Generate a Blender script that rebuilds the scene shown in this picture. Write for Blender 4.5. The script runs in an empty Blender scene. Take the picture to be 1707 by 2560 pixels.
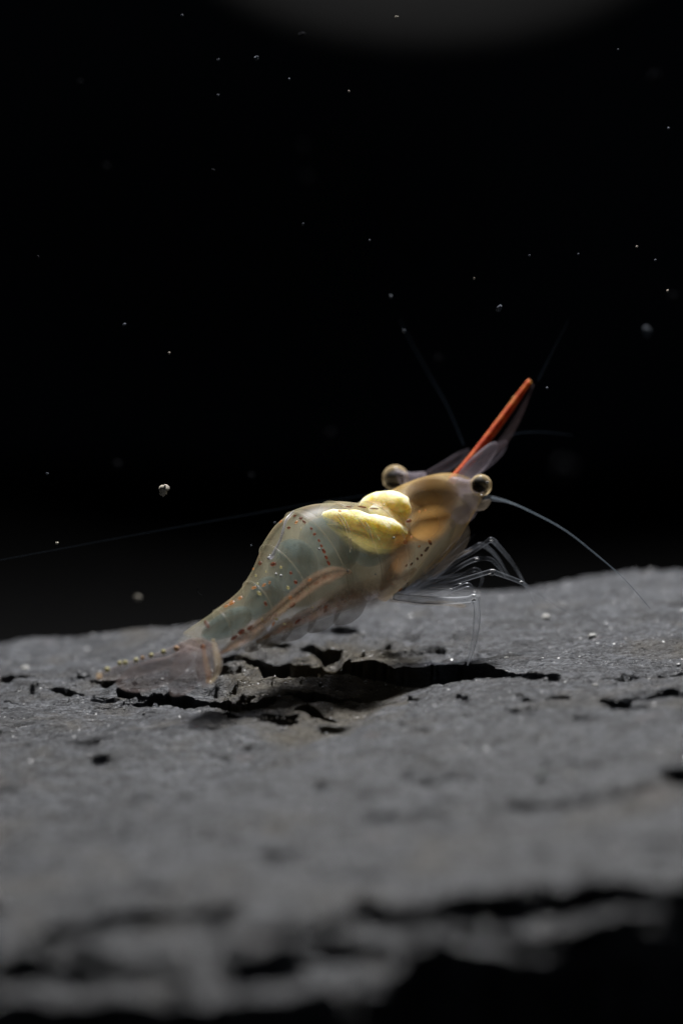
import bpy, math, random
import numpy as np
from mathutils import Vector
from mathutils.bvhtree import BVHTree
random.seed(7); R = random.Random(11)
sc = bpy.context.scene
sc.unit_settings.system = 'METRIC'; sc.unit_settings.scale_length = 0.01      # one unit is a centimetre
col = sc.collection

# ------------------------------------------------------------------ camera
PITCH = math.radians(9.0); DIST = 20.0; PPC = 427.0          # photograph pixels per cm at the focus distance
dv = Vector((0, math.cos(PITCH), -math.sin(PITCH))); uv = Vector((0, math.sin(PITCH), math.cos(PITCH))); rv = Vector((1, 0, 0))
CAM = -DIST * dv
cam = bpy.data.objects.new('camera', bpy.data.cameras.new('camera')); col.objects.link(cam)
cam.location = CAM; cam.rotation_euler = (math.pi/2 - PITCH, 0, 0)
cam.data.sensor_fit = 'HORIZONTAL'; cam.data.sensor_width = 36; cam.data.lens = 36*DIST/(1707/PPC)
cam.data.clip_start = 1; cam.data.clip_end = 200
cam.data.dof.use_dof = True; cam.data.dof.focus_distance = DIST; cam.data.dof.aperture_fstop = 0.35
sc.camera = cam

# ------------------------------------------------------------------ world, lamps, exposure
w = bpy.data.worlds.new('World'); sc.world = w; w.use_nodes = True
bg = w.node_tree.nodes['Background']; bg.inputs[0].default_value = (0.5, 0.62, 0.8, 1); bg.inputs[1].default_value = 0.0032
def area(name, loc, target, size, power, color):
    l = bpy.data.lights.new(name, 'AREA'); l.shape = 'DISK'; l.size = size; l.energy = power; l.color = color
    o = bpy.data.objects.new(name, l); col.objects.link(o); o.location = loc
    o.rotation_euler = (Vector(target) - Vector(loc)).to_track_quat('-Z', 'Y').to_euler(); return o
area('tank_lamp', (0.6, 7.4, 11.0), (0, 0, -0.5), 1.3, 5300, (1.0, 0.99, 0.985))
area('fill_light', (6, -12, 12), (0, 0, 0), 5.0, 60, (0.80, 0.88, 1.0))  # added weak cool fill, lifts the dark camera-facing sides
vs = sc.view_settings; vs.view_transform = 'Standard'; vs.look = 'None'; vs.exposure = 0; vs.gamma = 1
cy = sc.cycles
cy.use_denoising = True; cy.max_bounces = 10; cy.diffuse_bounces = 3; cy.glossy_bounces = 3; cy.transmission_bounces = 8
cy.transparent_max_bounces = 48; cy.volume_bounces = 2; cy.sample_clamp_indirect = 4; cy.sample_clamp_direct = 0

# ------------------------------------------------------------------ helpers
def P(px, py, t=0.0):
    k = (DIST + t) / DIST / PPC
    return CAM + dv*(DIST + t) + rv*((px - 853.5)*k) + uv*((1280 - py)*k)
def mk(name, verts, faces, mat=None, parent=None, smooth=True):
    me = bpy.data.meshes.new(name); me.from_pydata([tuple(v) for v in verts], [], faces); me.update()
    if smooth: me.polygons.foreach_set('use_smooth', [True]*len(me.polygons))
    o = bpy.data.objects.new(name, me); col.objects.link(o)
    if mat: me.materials.append(mat)
    if parent: o.parent = parent
    return o
def tag(o, label=None, cat=None, group=None, kind=None):
    for k, v in (('label', label), ('category', cat), ('group', group), ('kind', kind)):
        if v: o[k] = v
    return o
def catmull(rows, n):
    a = np.array(rows, float); m = len(a); out = []
    for s in np.linspace(0, m-1, n):
        i = min(int(s), m-2); f = s - i
        p0 = a[max(i-1, 0)]; p1 = a[i]; p2 = a[i+1]; p3 = a[min(i+2, m-1)]
        out.append(0.5*((2*p1) + (-p0+p2)*f + (2*p0-5*p1+4*p2-p3)*f*f + (-p0+3*p1-3*p2+p3)*f**3))
    return np.array(out)
def tube_data(pts, rads, sides=8, flat=1.0, n=None, side=None):
    """closed tapered tube through pts; flat<1 squashes it along the side direction"""
    rows = np.array([list(p)+[r] for p, r in zip(pts, rads)], float)
    if n: rows = catmull(rows, n)
    V, F = [], []; m = len(rows); prev = None
    for i in range(m):
        p = Vector(rows[i, :3]); r = max(rows[i, 3], 1e-4)
        T = Vector(rows[min(i+1, m-1), :3]) - Vector(rows[max(i-1, 0), :3]); T.normalize()
        ref = Vector(side) if side else (prev if prev else Vector((0.3, -1, 0.2)))
        a = (ref - T*ref.dot(T)); a.normalize(); prev = a; b = T.cross(a)
        for k in range(sides):
            an = 2*math.pi*k/sides; V.append(p + a*(r*flat*math.cos(an)) + b*(r*math.sin(an)))
    for i in range(m-1):
        for k in range(sides):
            j = (k+1) % sides; F.append((i*sides+k, i*sides+j, (i+1)*sides+j, (i+1)*sides+k))
    F.append(tuple(range(sides))[::-1]); F.append(tuple((m-1)*sides+k for k in range(sides)))
    return V, F
def tube(name, pts, rads, mat, parent=None, **k):
    V, F = tube_data(pts, rads, **k); return mk(name, V, F, mat, parent)
def ball_data(c, r, seg=16, ring=10, rough=0.0, rot=None, rr=R):
    V, F = [], []
    r = Vector(r) if hasattr(r, '__len__') else Vector((r, r, r))
    for i in range(ring+1):
        th = math.pi*i/ring
        for k in range(seg):
            ph = 2*math.pi*k/seg; q = 1 + rough*rr.uniform(-1, 1) if 0 < i < ring else 1
            v = Vector((r.x*math.sin(th)*math.cos(ph)*q, r.y*math.sin(th)*math.sin(ph)*q, r.z*math.cos(th)*q))
            if rot: v.rotate(rot)
            V.append(Vector(c)+v)
    for i in range(ring):
        for k in range(seg):
            j = (k+1) % seg; F.append((i*seg+k, i*seg+j, (i+1)*seg+j, (i+1)*seg+k)[::-1])
    return V, F
def ball(name, c, r, mat, parent=None, **k):
    V, F = ball_data(c, r, **k); return mk(name, V, F, mat, parent)

# ------------------------------------------------------------------ materials
class NT:
    def __init__(s, name):
        s.m = bpy.data.materials.new(name); s.m.use_nodes = True; s.t = s.m.node_tree; s.t.nodes.clear()
        s.out = s.t.nodes.new('ShaderNodeOutputMaterial'); s.co = s.n('ShaderNodeTexCoord').outputs['Object']
    def n(s, typ, ins=None, **a):
        x = s.t.nodes.new(typ)
        for k, v in a.items(): setattr(x, k, v)
        for k, v in (ins or {}).items():
            if isinstance(v, bpy.types.NodeSocket): s.t.links.new(v, x.inputs[k])
            else: x.inputs[k].default_value = v
        return x
    def math(s, op, a, b=0.0, clamp=False):
        return s.n('ShaderNodeMath', {0: a, 1: b}, operation=op, use_clamp=clamp).outputs[0]
    def noise(s, scale, detail=4, rough=.55, co=None, dist=0.0):
        return s.n('ShaderNodeTexNoise', {'Vector': co or s.co, 'Scale': scale, 'Detail': detail, 'Roughness': rough, 'Distortion': dist}).outputs['Fac']
    def ramp(s, fac, stops, interp='LINEAR'):
        r = s.n('ShaderNodeValToRGB', {0: fac}); cr = r.color_ramp; cr.interpolation = interp
        while len(cr.elements) < len(stops): cr.elements.new(0.5)
        for e, (p, c) in zip(cr.elements, stops): e.position = p; e.color = tuple(c)+(1,) if len(c) == 3 else c
        return r.outputs[0]
    def mix(s, fac, a, b, mode='MIX'):
        x = s.n('ShaderNodeMix', data_type='RGBA', blend_type=mode)
        for i, v in ((0, fac), (6, a), (7, b)):
            if isinstance(v, bpy.types.NodeSocket): s.t.links.new(v, x.inputs[i])
            else: x.inputs[i].default_value = v if i == 0 or len(v) == 4 else tuple(v)+(1,)
        return x.outputs[2]
    def shmix(s, fac, a, b): return s.n('ShaderNodeMixShader', {0: fac, 1: a, 2: b}).outputs[0]
    def facing(s, blend=.5): return s.n('ShaderNodeLayerWeight', {'Blend': blend}).outputs['Facing']

def tissue(name, colors, a_mid, a_rim, power=2.0, scale=6.0, gloss=0.06, rough=.25, transl=.5, coverlo=.6, bump=0.0):
    """soft see-through body tissue: opacity a_mid seen square on, a_rim at its edges, broken up by noise"""
    s = NT(name); nz = s.noise(scale, 5, .6, dist=.4)
    c = s.ramp(nz, [(0.3 + .4*i/max(1, len(colors)-1), q) for i, q in enumerate(colors)])
    if a_rim <= 0:                                             # no skin of its own: fades out where it is thin
        al = s.math('MULTIPLY', s.math('POWER', s.math('SUBTRACT', 1.0, s.facing(.5)), 2.0+power), a_mid)
    else:
        f = s.math('POWER', s.facing(.5), power)
        al = s.math('MULTIPLY_ADD', f, a_rim - a_mid, False); al.node.inputs[2].default_value = a_mid
    nv = s.math('MULTIPLY_ADD', s.noise(scale*2.3, 3), 1.6*(1-coverlo)); nv.node.inputs[2].default_value = coverlo
    al = s.math('MULTIPLY', al, nv, True)
    nrm = {}
    if bump: nrm = {'Normal': s.n('ShaderNodeBump', {'Height': s.noise(scale*6, 3), 'Strength': bump, 'Distance': .01}).outputs[0]}
    d = s.n('ShaderNodeBsdfDiffuse', {'Color': c, **nrm}).outputs[0]; t = s.n('ShaderNodeBsdfTranslucent', {'Color': c, **nrm}).outputs[0]
    body = s.shmix(transl, d, t)
    sh = s.shmix(al, s.n('ShaderNodeBsdfTransparent').outputs[0], body)
    g = s.n('ShaderNodeBsdfGlossy', {'Color': (.9, .92, 1, 1), 'Roughness': rough, **nrm}).outputs[0]
    gloss *= .35; rough = max(rough, .3)
    gf = s.math('MULTIPLY_ADD', s.math('POWER', s.facing(.5), 3), gloss*3); gf.node.inputs[2].default_value = gloss*.5
    sh = s.shmix(gf, sh, g)
    s.t.links.new(sh, s.out.inputs['Surface']); return s.m
def solid(name, colors, rough=.5, scale=8, bump=.2, spec=.4, sss=0.0, dist=.01):
    s = NT(name); nz = s.noise(scale, 5, .6, dist=.3)
    c = s.ramp(nz, [(0.3 + .4*i/max(1, len(colors)-1), q) for i, q in enumerate(colors)])
    b = s.n('ShaderNodeBump', {'Height': s.noise(scale*4, 4), 'Strength': bump, 'Distance': dist})
    p = s.n('ShaderNodeBsdfPrincipled', {'Base Color': c, 'Roughness': rough, 'Specular IOR Level': spec, 'Normal': b.outputs[0]})
    if sss: p.inputs['Subsurface Weight'].default_value = sss; p.inputs['Subsurface Scale'].default_value = .16; p.inputs['Subsurface Radius'].default_value = (1, .85, .45)
    s.t.links.new(p.outputs[0], s.out.inputs['Surface']); return s.m
def volume(name, color, density, absorb=(.5, .45, .3), adens=0.0):
    s = NT(name)
    v = s.n('ShaderNodeVolumeScatter', {'Color': tuple(color)+(1,), 'Density': density, 'Anisotropy': 0.1}).outputs[0]
    if adens:
        v = s.n('ShaderNodeAddShader', {0: v, 1: s.n('ShaderNodeVolumeAbsorption', {'Color': tuple(absorb)+(1,), 'Density': adens}).outputs[0]}).outputs[0]
    s.t.links.new(v, s.out.inputs['Volume']); return s.m

# ------------------------------------------------------------------ slate rock
TILT = 0.085; Z0 = -0.985
def project(x, y, z):
    rx, ry, rz = x - CAM.x, y - CAM.y, z - CAM.z
    dep = ry*dv.y + rz*dv.z; u = ry*uv.y + rz*uv.z
    return 853.5 + rx/dep*DIST*PPC, 1280 - u/dep*DIST*PPC
def hsh(ix, iy, s):
    v = np.sin(ix*127.1 + iy*311.7 + s*74.7)*43758.5453
    return v - np.floor(v)
def vn(x, y, s=0):
    ix = np.floor(x); iy = np.floor(y); fx = x-ix; fy = y-iy
    fx = fx*fx*fx*(fx*(fx*6-15)+10); fy = fy*fy*fy*(fy*(fy*6-15)+10)
    return (hsh(ix, iy, s)*(1-fx)+hsh(ix+1, iy, s)*fx)*(1-fy) + (hsh(ix, iy+1, s)*(1-fx)+hsh(ix+1, iy+1, s)*fx)*fy
def fbm(x, y, o=5, s=0, g=.5):
    r = 0; a = 1; t = 0
    for i in range(o):
        r = r + a*vn(x*2**i + 13*i, y*2**i + 7*i, s+i); t += a; a *= g
    return r/t
def sst(a, b, x):
    t = np.clip((x-a)/(b-a), 0, 1); return t*t*(3-2*t)
def ip(px, pts):
    pts = np.array(pts, float); return np.interp(px, pts[:, 0], pts[:, 1])

# each crevice: far edge, near edge (both traced along the stone), depth in cm, raggedness
CREV = [
 ([(520,1626),(560,1628),(640,1640),(720,1652),(800,1652),(870,1640),(930,1650),(985,1660),(1060,1664),(1140,1654),(1210,1658),(1295,1690)],
  [(520,1640),(560,1676),(640,1690),(720,1692),(800,1686),(870,1680),(930,1688),(985,1704),(1060,1714),(1140,1712),(1210,1700),(1295,1692)], .34, 7),
 ([(290,1728),(360,1738),(430,1746),(520,1744),(600,1746),(690,1746)], [(290,1736),(360,1756),(430,1770),(520,1766),(600,1772),(690,1754)], .18, 3),
 ([(765,1570),(800,1572),(850,1574),(915,1582)], [(765,1574),(800,1581),(850,1585),(915,1585)], .08, 3),
 ([(715,1608),(760,1618),(810,1630),(860,1628)], [(715,1610),(760,1628),(810,1645),(860,1636)], .12, 4),
 ([(735,1772),(780,1778),(815,1790),(845,1806)], [(735,1774),(780,1786),(815,1802),(845,1810)], .10, 4),
 ([(1495,1757),(1530,1754),(1582,1755)], [(1495,1760),(1530,1772),(1582,1768)], .14, 4),
 ([(1588,1748),(1640,1737),(1700,1722)], [(1588,1750),(1640,1752),(1700,1740)], .14, 4),
 ([(1635,1932),(1680,1926),(1730,1922)], [(1635,1936),(1680,1966),(1730,1972)], .22, 4),
 ([(1290,1686),(1340,1684),(1385,1690)], [(1290,1690),(1340,1696),(1385,1693)], .08, 4),
 ([(300,1765),(345,1762),(385,1762)], [(300,1767),(345,1772),(385,1768)], .07, 3),
 ([(0,1698),(40,1700),(95,1706)], [(0,1712),(40,1714),(95,1708)], .10, 4),
 ([(120,1730),(190,1734),(270,1742)], [(120,1733),(190,1744),(270,1745)], .08, 4),
 ([(1640,1690),(1707,1684)], [(1640,1695),(1707,1702)], .08, 5),
 ([(1490,1690),(1560,1688),(1640,1690)], [(1490,1692),(1560,1698),(1640,1694)], .05, 5),
 ([(40,2348),(150,2325),(300,2300),(480,2278),(600,2272)], [(40,2356),(150,2350),(300,2330),(480,2305),(600,2292)], .28, 8),
 ([(880,2252),(950,2258),(1060,2268),(1090,2262)], [(880,2264),(950,2298),(1060,2300),(1090,2266)], .3, 8),
 ([(1075,2262),(1200,2256),(1400,2244),(1760,2238)], [(1075,2270),(1200,2284),(1400,2284),(1760,2286)], .13, 9),
 ([(1130,2352),(1300,2356),(1540,2346)], [(1130,2360),(1300,2384),(1540,2366)], .3, 9),
 ([(-100,2404),(150,2406),(390,2418)], [(-100,2444),(150,2450),(390,2436)], .5, 12),
 ([(370,2418),(500,2382),(620,2352)], [(370,2432),(500,2398),(620,2358)], .2, 8),
 ([(540,2428),(650,2428),(770,2432)], [(540,2440),(650,2466),(770,2440)], .3, 10),
 ([(620,2330),(760,2322),(830,2324)], [(620,2334),(760,2338),(830,2328)], .12, 8),
 ([(760,2378),(850,2366),(930,2368)], [(760,2384),(850,2388),(930,2374)], .15, 8),
 ([(-200,2520),(200,2530),(600,2524),(900,2540)], [(-200,2620),(200,2640),(600,2640),(900,2600)], .5, 12),
 ([(880,2560),(950,2480),(1030,2404),(1120,2398),(1300,2436),(1560,2420),(1800,2400)], [(880,2900),(950,2900),(1030,2900),(1120,2900),(1300,2900),(1560,2900),(1800,2900)], .9, 12),
 ([(1180,2030),(1330,2006),(1480,1985),(1670,1962)], [(1180,2034),(1330,2024),(1480,2004),(1670,1966)], .06, 6),
 ([(900,2040),(1000,2030),(1100,2016)], [(900,2044),(1000,2044),(1100,2020)], .04, 6),
 ([(960,1938),(1040,1930)], [(960,1942),(1040,1940)], .04, 4),
]
_r = random.Random(21)
def chip(cx, cy, ln, th, dep):
    sl = _r.uniform(-.03, .09)*ln
    if 500 < cx < 1310 and 1612 < cy < 1735: return
    CREV.append(([(cx-ln/2, cy-sl/2), (cx-ln*.1, cy-_r.uniform(0, 3)), (cx+ln/2, cy+sl/2)],
                 [(cx-ln/2, cy-sl/2+1), (cx+ln*_r.uniform(-.2, .2), cy+th), (cx+ln/2, cy+sl/2+1)], dep, 3))
for _ in range(44): chip(_r.gauss(690, 115), _r.gauss(1685, 44), _r.uniform(50, 190), _r.uniform(4, 9), _r.uniform(.065, .10))
for _ in range(16): chip(_r.gauss(1050, 150), _r.gauss(1725, 22), _r.uniform(25, 70), _r.uniform(3, 7), .07)
for _ in range(9): chip(_r.uniform(0, 520), _r.uniform(1700, 1790), _r.uniform(60, 160), _r.uniform(3, 5), .065)
for _ in range(8): chip(_r.uniform(1250, 1707), _r.uniform(1660, 1800), _r.uniform(60, 170), _r.uniform(3, 6), .065)
for _ in range(22): chip(_r.uniform(0, 1707), _r.uniform(1850, 2230), _r.uniform(90, 260), _r.uniform(6, 12), .032)
def rock_height(x, y, full=False):
    z = Z0 + TILT*x
    px, py = project(x, y, z)
    h = np.zeros_like(x); under = np.zeros_like(x)
    # broad undulation, a low near ridge and the shallow valley on its far left
    h += .10*(fbm(x*.5+3, y*.35+1, 3, 5)-.5)
    vx = (py - ip(px, [(0,1990),(420,1900),(700,1830),(850,1790),(1100,1700),(1707,1600)]))
    h += -.11*np.exp(-(vx/45)**2)*sst(1250, 800, px)
    h += .07*(fbm(x*1.6, y*2.2, 4, 21)-.5) + .13*(fbm(x*1.1+9, y*3.2, 4, 121)-.5)*(.45+.55*sst(1750, 1950, py)+.7*sst(2200, 2400, py))
    h += .085*(fbm(x*.8+4, y*6.0, 4, 131)-.5); hs = h.copy()
    h += .06*(fbm(x*4, y*6, 4, 31)-.5) + .036*(fbm(x*9, y*19, 4, 41)-.5)
    # thin ledges where the slate has flaked: strong round the big crevice, faint elsewhere
    zone = np.exp(-((px-640)/240)**2 - ((py-1668)/85)**2) + .55*np.exp(-((px-1000)/220)**2 - ((py-1620)/40)**2)
    zone += .5*np.exp(-((px-250)/330)**2 - ((py-1720)/45)**2)
    zone += .30*sst(1350, 1650, px)*np.exp(-((py-1760)/130)**2) + .5*sst(2150, 2330, py)
    q = fbm(x*1.5 + .4*y + .3*fbm(x*6, y*4, 3, 52), y*1.7, 5, 51)*12
    fr = q - np.floor(q); terr = np.floor(q) + sst(.82, 1.0, fr)
    h += (.006 + .022*np.clip(zone, 0, 1.1))*(terr-5.6)*.5
    # overlapping splinters: each ends in a small broken riser
    for fx, fy, am, sd in ((1.3, 2.6, .030, 81), (3.0, 7.5, .022, 91), (7.0, 18, .011, 101)):
        v = y*fy*.8 + x*.35*fx + 2.2*fbm(x*fx, y*fy*.5, 4, sd); sw = 1-(v-np.floor(v)); sw = np.where(sw > .94, (1-sw)/.06, sw)
        pm = sst(.44, .56, fbm(x*fx*.8+5, y*fy*.6+2, 3, sd+4))
        h += am*1.5*(sw*pm-.25)*(np.clip(zone, 0, 1.1)*1.0+.16)
    # near edge: the stone slopes off towards the front in layers
    fe = py - ip(px, [(-500,2390),(0,2360),(300,2330),(600,2290),(1000,2275),(1100,2236),(1400,2210),(1707,2200),(2200,2190)]) \
        + 26*(fbm(x*1.6, y*0, 4, 71)-.5)
    steep = ip(px, [(-500,.0012),(0,.0024),(850,.0026),(1000,.0036),(1150,.0056),(1707,.0060)])
    drop = np.clip(fe, 0, None)*steep; hs = hs - drop
    qq = drop/.085 + 2.4*fbm(x*.9, y*2.4, 5, 72); f2 = qq - np.floor(qq)
    h -= drop + sst(0, 60, fe)*(.05*(np.floor(qq)+sst(.45, .98, f2)-qq) + .09*(fbm(x*1.2, y*4, 4, 79)-.5))
    ye = py - ip(px, [(-400,1655),(0,1622),(435,1594),(1197,1496),(1707,1434),(2200,1400)])
    px, py = project(x, y, z + hs)
    for far, near, dep, rg in CREV:
        a = far[0][0]; b = far[-1][0]; ylo = min(q[1] for q in far)-25; yhi = max(q[1] for q in near)+25
        S = np.nonzero((px > a) & (px < b) & (py > ylo) & (py < yhi))
        if not len(S[0]): continue
        X, Y, PX, PY = x[S], y[S], px[S], py[S]
        up = ip(PX, far) + rg*(fbm(X*6, Y*0+1, 4, 61)-.5)*1.8
        lo = ip(PX, near) + rg*(fbm(X*5, Y*0+9, 3, 62)-.5)*2.2
        m = (PY-up)/np.maximum(lo-up, 1.0)
        ins = (m > 0) & (m < 1) & (lo > up)
        ends = sst(a, a+14, PX)*(sst(b, b-14, PX) if b < 1700 else 1)
        if dep <= .06:
            h[S] -= np.where(ins, dep*1.2*ends*np.sin(math.pi*np.clip(m, 0, 1)**.6), 0); continue
        cutd = np.where(ins, dep*ends*(1-np.clip(m, 0, 1)**3)*(.8+.4*fbm(X*8, Y*3, 3, 64)), 0); h[S] -= cutd
        under[S] += np.where(ins, np.minimum((1.6 if dep > .13 else .9)*cutd, .5)*np.clip(1-m*1.6, 0, 1)**1.5, 0)
    k = np.clip(-ye/30, 0, 40); h -= .05*k**2                   # far brow of the stone
    z = z + np.maximum(h, -6)
    return (z, under) if full else z

def build_rock():
    ys = np.concatenate([np.arange(-7.2, -4.2, .02), np.arange(-4.2, -1.6, .026), np.arange(-1.6, 1.6, .0125), np.arange(1.6, 5.4, .03)])
    xs = np.arange(-3.1, 3.1, .0095)
    X, Y = np.meshgrid(xs, ys); Z, U = rock_height(X, Y, True); Y = Y + U        # crevices are undercut beneath their far lip
    ny, nx = X.shape; n0 = nx*ny
    v = np.stack([X, Y, Z], -1).reshape(-1, 3)
    i = np.arange(ny-1)[:, None]*nx + np.arange(nx-1)[None, :]
    f = np.stack([i, i+1, i+1+nx, i+nx], -1).reshape(-1, 4)
    # skirt and underside so that the stone is a closed block
    rim = list(range(nx)) + [r*nx+nx-1 for r in range(1, ny)] + [(ny-1)*nx+c for c in range(nx-2, -1, -1)] + [r*nx for r in range(ny-2, 0, -1)]
    low = v[rim].copy(); low[:, 2] = -4.6; v = np.concatenate([v, low]); m = len(rim)
    sk = np.array([(rim[(k+1) % m], rim[k], n0+k, n0+(k+1) % m) for k in range(m)])
    f = np.concatenate([f, sk])
    me = bpy.data.meshes.new('slate_rock'); me.vertices.add(len(v)); me.vertices.foreach_set('co', v.ravel())
    me.loops.add(f.size); me.loops.foreach_set('vertex_index', f.ravel().astype(np.int32))
    me.polygons.add(len(f)); me.polygons.foreach_set('loop_start', np.arange(0, f.size, 4, dtype=np.int32))
    me.update(calc_edges=True)
    me.polygons.foreach_set('use_smooth', [True]*len(f))
    o = bpy.data.objects.new('slate_rock', me); col.objects.link(o); return o
def slate_mat():
    s = NT('slate'); mp = s.n('ShaderNodeMapping', {'Vector': s.co, 'Scale': (.62, 1.7, 1.7)}).outputs[0]
    big = s.noise(1.3, 6, .62, s.n('ShaderNodeMapping', {'Vector': s.co, 'Scale': (.5, 2.6, 1)}).outputs[0], .5); mid = s.noise(7, 6, .65, mp, .4); fine = s.noise(60, 5, .7, mp)
    c = s.ramp(big, [(.38, (.025, .028, .036)), (.5, (.060, .066, .082)), (.62, (.110, .119, .143))])
    c = s.mix(s.ramp(mid, [(.42, (0, 0, 0)), (.64, (1, 1, 1))]), c, (.150, .160, .182)); c = s.mix(s.ramp(s.noise(13, 5, .65, mp), [(.50, (0, 0, 0)), (.64, (.75, .75, .75))]), c, (.05, .05, .055))
    c = s.mix(s.ramp(fine, [(.36, (.85,)*3), (.52, (0, 0, 0))]), c, (.045, .045, .05))
    c = s.mix(s.ramp(fine, [(.57, (0, 0, 0)), (.68, (.9,)*3)]), c, (.38, .38, .39))
    sp = s.noise(26, 3, .7, s.n('ShaderNodeMapping', {'Vector': s.co, 'Scale': (.7, 2.2, 1)}).outputs[0])
    c = s.mix(s.ramp(sp, [(.52, (0, 0, 0)), (.64, (.85,)*3)]), c, (.31, .325, .355)); c = s.mix(s.ramp(sp, [(.34, (.8,)*3), (.47, (0, 0, 0))]), c, (.04, .04, .044))
    m2 = s.n('ShaderNodeMapping', {'Vector': s.co, 'Scale': (1, 2.0, 1)}).outputs[0]
    c = s.mix(s.ramp(s.noise(3.2, 4, .6, m2, .5), [(.46, (0, 0, 0)), (.58, (.55,)*3)]), c, (.036, .038, .044))
    c = s.mix(s.ramp(s.noise(4.5, 4, .65, m2, .4), [(.54, (0, 0, 0)), (.66, (.6,)*3)]), c, (.19, .20, .225))
    br = s.ramp(s.noise(1.6, 4, .6, None, .8), [(.54, (0, 0, 0)), (.70, (.55,)*3)])
    c = s.mix(br, c, (.125, .104, .072))                       # brownish algae film, patchy
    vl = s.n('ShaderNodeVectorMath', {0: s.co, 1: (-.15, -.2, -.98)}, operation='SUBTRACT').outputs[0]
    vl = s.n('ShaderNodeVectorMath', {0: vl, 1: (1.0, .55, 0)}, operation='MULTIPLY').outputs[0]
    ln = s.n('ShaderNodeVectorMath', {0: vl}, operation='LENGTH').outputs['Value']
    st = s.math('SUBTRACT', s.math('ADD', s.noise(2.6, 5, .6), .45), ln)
    c = s.mix(s.ramp(st, [(.25, (0, 0, 0)), (.50, (.9,)*3)]), c, (.100, .080, .045))   # brownish patch round the crevice
    rd = s.ramp(s.noise(2.7, 3, .5, mp), [(.68, (0, 0, 0)), (.76, (.45,)*3)]); c = s.mix(rd, c, (.24, .15, .125))
    vor = s.n('ShaderNodeTexVoronoi', {'Vector': mp, 'Scale': 55}, feature='F1')
    mica = s.ramp(vor.outputs['Color'], [(.80, (0, 0, 0)), (.86, (1, 1, 1))], 'CONSTANT')
    rough = s.math('MULTIPLY_ADD', mica, -.30); rough.node.inputs[2].default_value = .55
    h = s.math('MULTIPLY_ADD', s.noise(45, 6, .72, mp), .6, False); s.t.links.new(s.noise(160, 3, .6, mp), h.node.inputs[2])
    b0 = s.n('ShaderNodeBump', {'Height': s.noise(17, 5, .6, mp), 'Strength': 1.0, 'Distance': .06})
    b = s.n('ShaderNodeBump', {'Height': h, 'Strength': 1.0, 'Distance': .04, 'Normal': b0.outputs[0]})
    b2 = s.n('ShaderNodeBump', {'Height': vor.outputs['Distance'], 'Strength': .35, 'Distance': .01, 'Normal': b.outputs[0]})
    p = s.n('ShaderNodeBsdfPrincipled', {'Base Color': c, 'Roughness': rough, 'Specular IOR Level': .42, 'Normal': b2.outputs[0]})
    s.t.links.new(p.outputs[0], s.out.inputs['Surface']); return s.m
SLATE = slate_mat()
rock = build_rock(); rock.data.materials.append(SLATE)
tag(rock, 'dark grey slate rock with black crevices and stepped layered front edge under the shrimp', 'rock')
def rz(x, y): return float(rock_height(np.array([[x]], float), np.array([[y]], float))[0, 0])
def on_rock(px, py):
    """the point of the stone's plane seen at that place, lifted to its real height"""
    d = P(px, py) - CAM; k = (Z0 - CAM.z + TILT*CAM.x)/(d.z - TILT*d.x); q = CAM + d*k
    return Vector((q.x, q.y, rz(q.x, q.y)))
def grains():
    V, F = [], []; n = 9000
    X = np.array([R.uniform(-2.6, 2.6) for _ in range(n)]); Y = np.array([R.uniform(-4.4, 2.6) for _ in range(n)])
    Zs = rock_height(X[None, :], Y[None, :])[0]
    for x, y, z in zip(X, Y, Zs):
        if z < Z0 + TILT*x - .16: continue
        r = .003 + .007*R.random()**4; b = len(V); a = R.uniform(0, 6.28)
        for k in range(4): V.append((x + r*1.3*math.cos(a+k*1.57)*R.uniform(.6, 1.2), y + r*1.3*math.sin(a+k*1.57)*R.uniform(.6, 1.2), z + r*.1))
        V.append((x+r*.2, y, z + r*R.uniform(.5, 1.1)))
        F += [(b, b+1, b+4), (b+1, b+2, b+4), (b+2, b+3, b+4), (b+3, b, b+4)]
    o = mk('mineral_grains', V, F, solid('pale_mineral', [(.14, .145, .15), (.4, .4, .41), (.75, .75, .75)], .3, 3, 0, .8), rock, smooth=False)
    tag(o, 'scattered pale sparkling mineral grains on the slate', kind='stuff')
grains()
# larger loose bits lying on the stone
sed = solid('sediment', [(.30, .30, .29), (.52, .51, .48)], .5, 30, .5)
sed_g = solid('green_sediment', [(.16, .22, .2), (.3, .36, .33)], .5, 30, .5)
SED = [
 (1364,1555,.022,'small white grain on the dark slate right of the hanging leg, behind the bright ridge',sed),
 (1480,1590,.020,'pale flat cluster of grains on slate at right, behind the bright sparkling line',sed),
 (62,1664,.022,'blurred pale grain on the far left slate behind the tail fan',sed),
 (1426,1948,.017,'pale upright blurred grain on near right slate beside a green fleck',sed),
 (1352,1938,.014,'greenish blurred fleck on the near right slate, left of a pale grain',sed_g),
 (85,2088,.014,'yellowish blurred round grain near the left edge on the near slate',sed),
 (208,1995,.010,'cream blurred grain on the left slate, upper of two near the left edge',sed),
 (768,2010,.012,'pale round blurred grain in the middle of the near slate',sed),
 (1154,2026,.016,'pale bluish blurred grain on near slate left of the shallow slanted ledge',sed),
 (352,2140,.018,'wide pale blurred smudge of grit on the near left slate',sed),
 (1266,1652,.010,'tiny bright white grain at the right rim of the black crevice',sed),
 (1488,1722,.013,'bright white grain on slate above the two short dark pits at right',sed),
]
for i, (px, py, r, lab, m) in enumerate(SED):
    c = on_rock(px, py); rr = random.Random(50+i)
    ball_o = ball('sediment_grain', (0, 0, 0), (r*1.4, r, r*.9), m, seg=9, ring=6, rough=.22, rr=rr)
    ball_o.location = c + Vector((0, 0, r*.4)); ball_o.rotation_euler = (0, 0, rr.uniform(0, 3)); tag(ball_o, lab, 'grain', 'loose grains lying on the slate')

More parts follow.
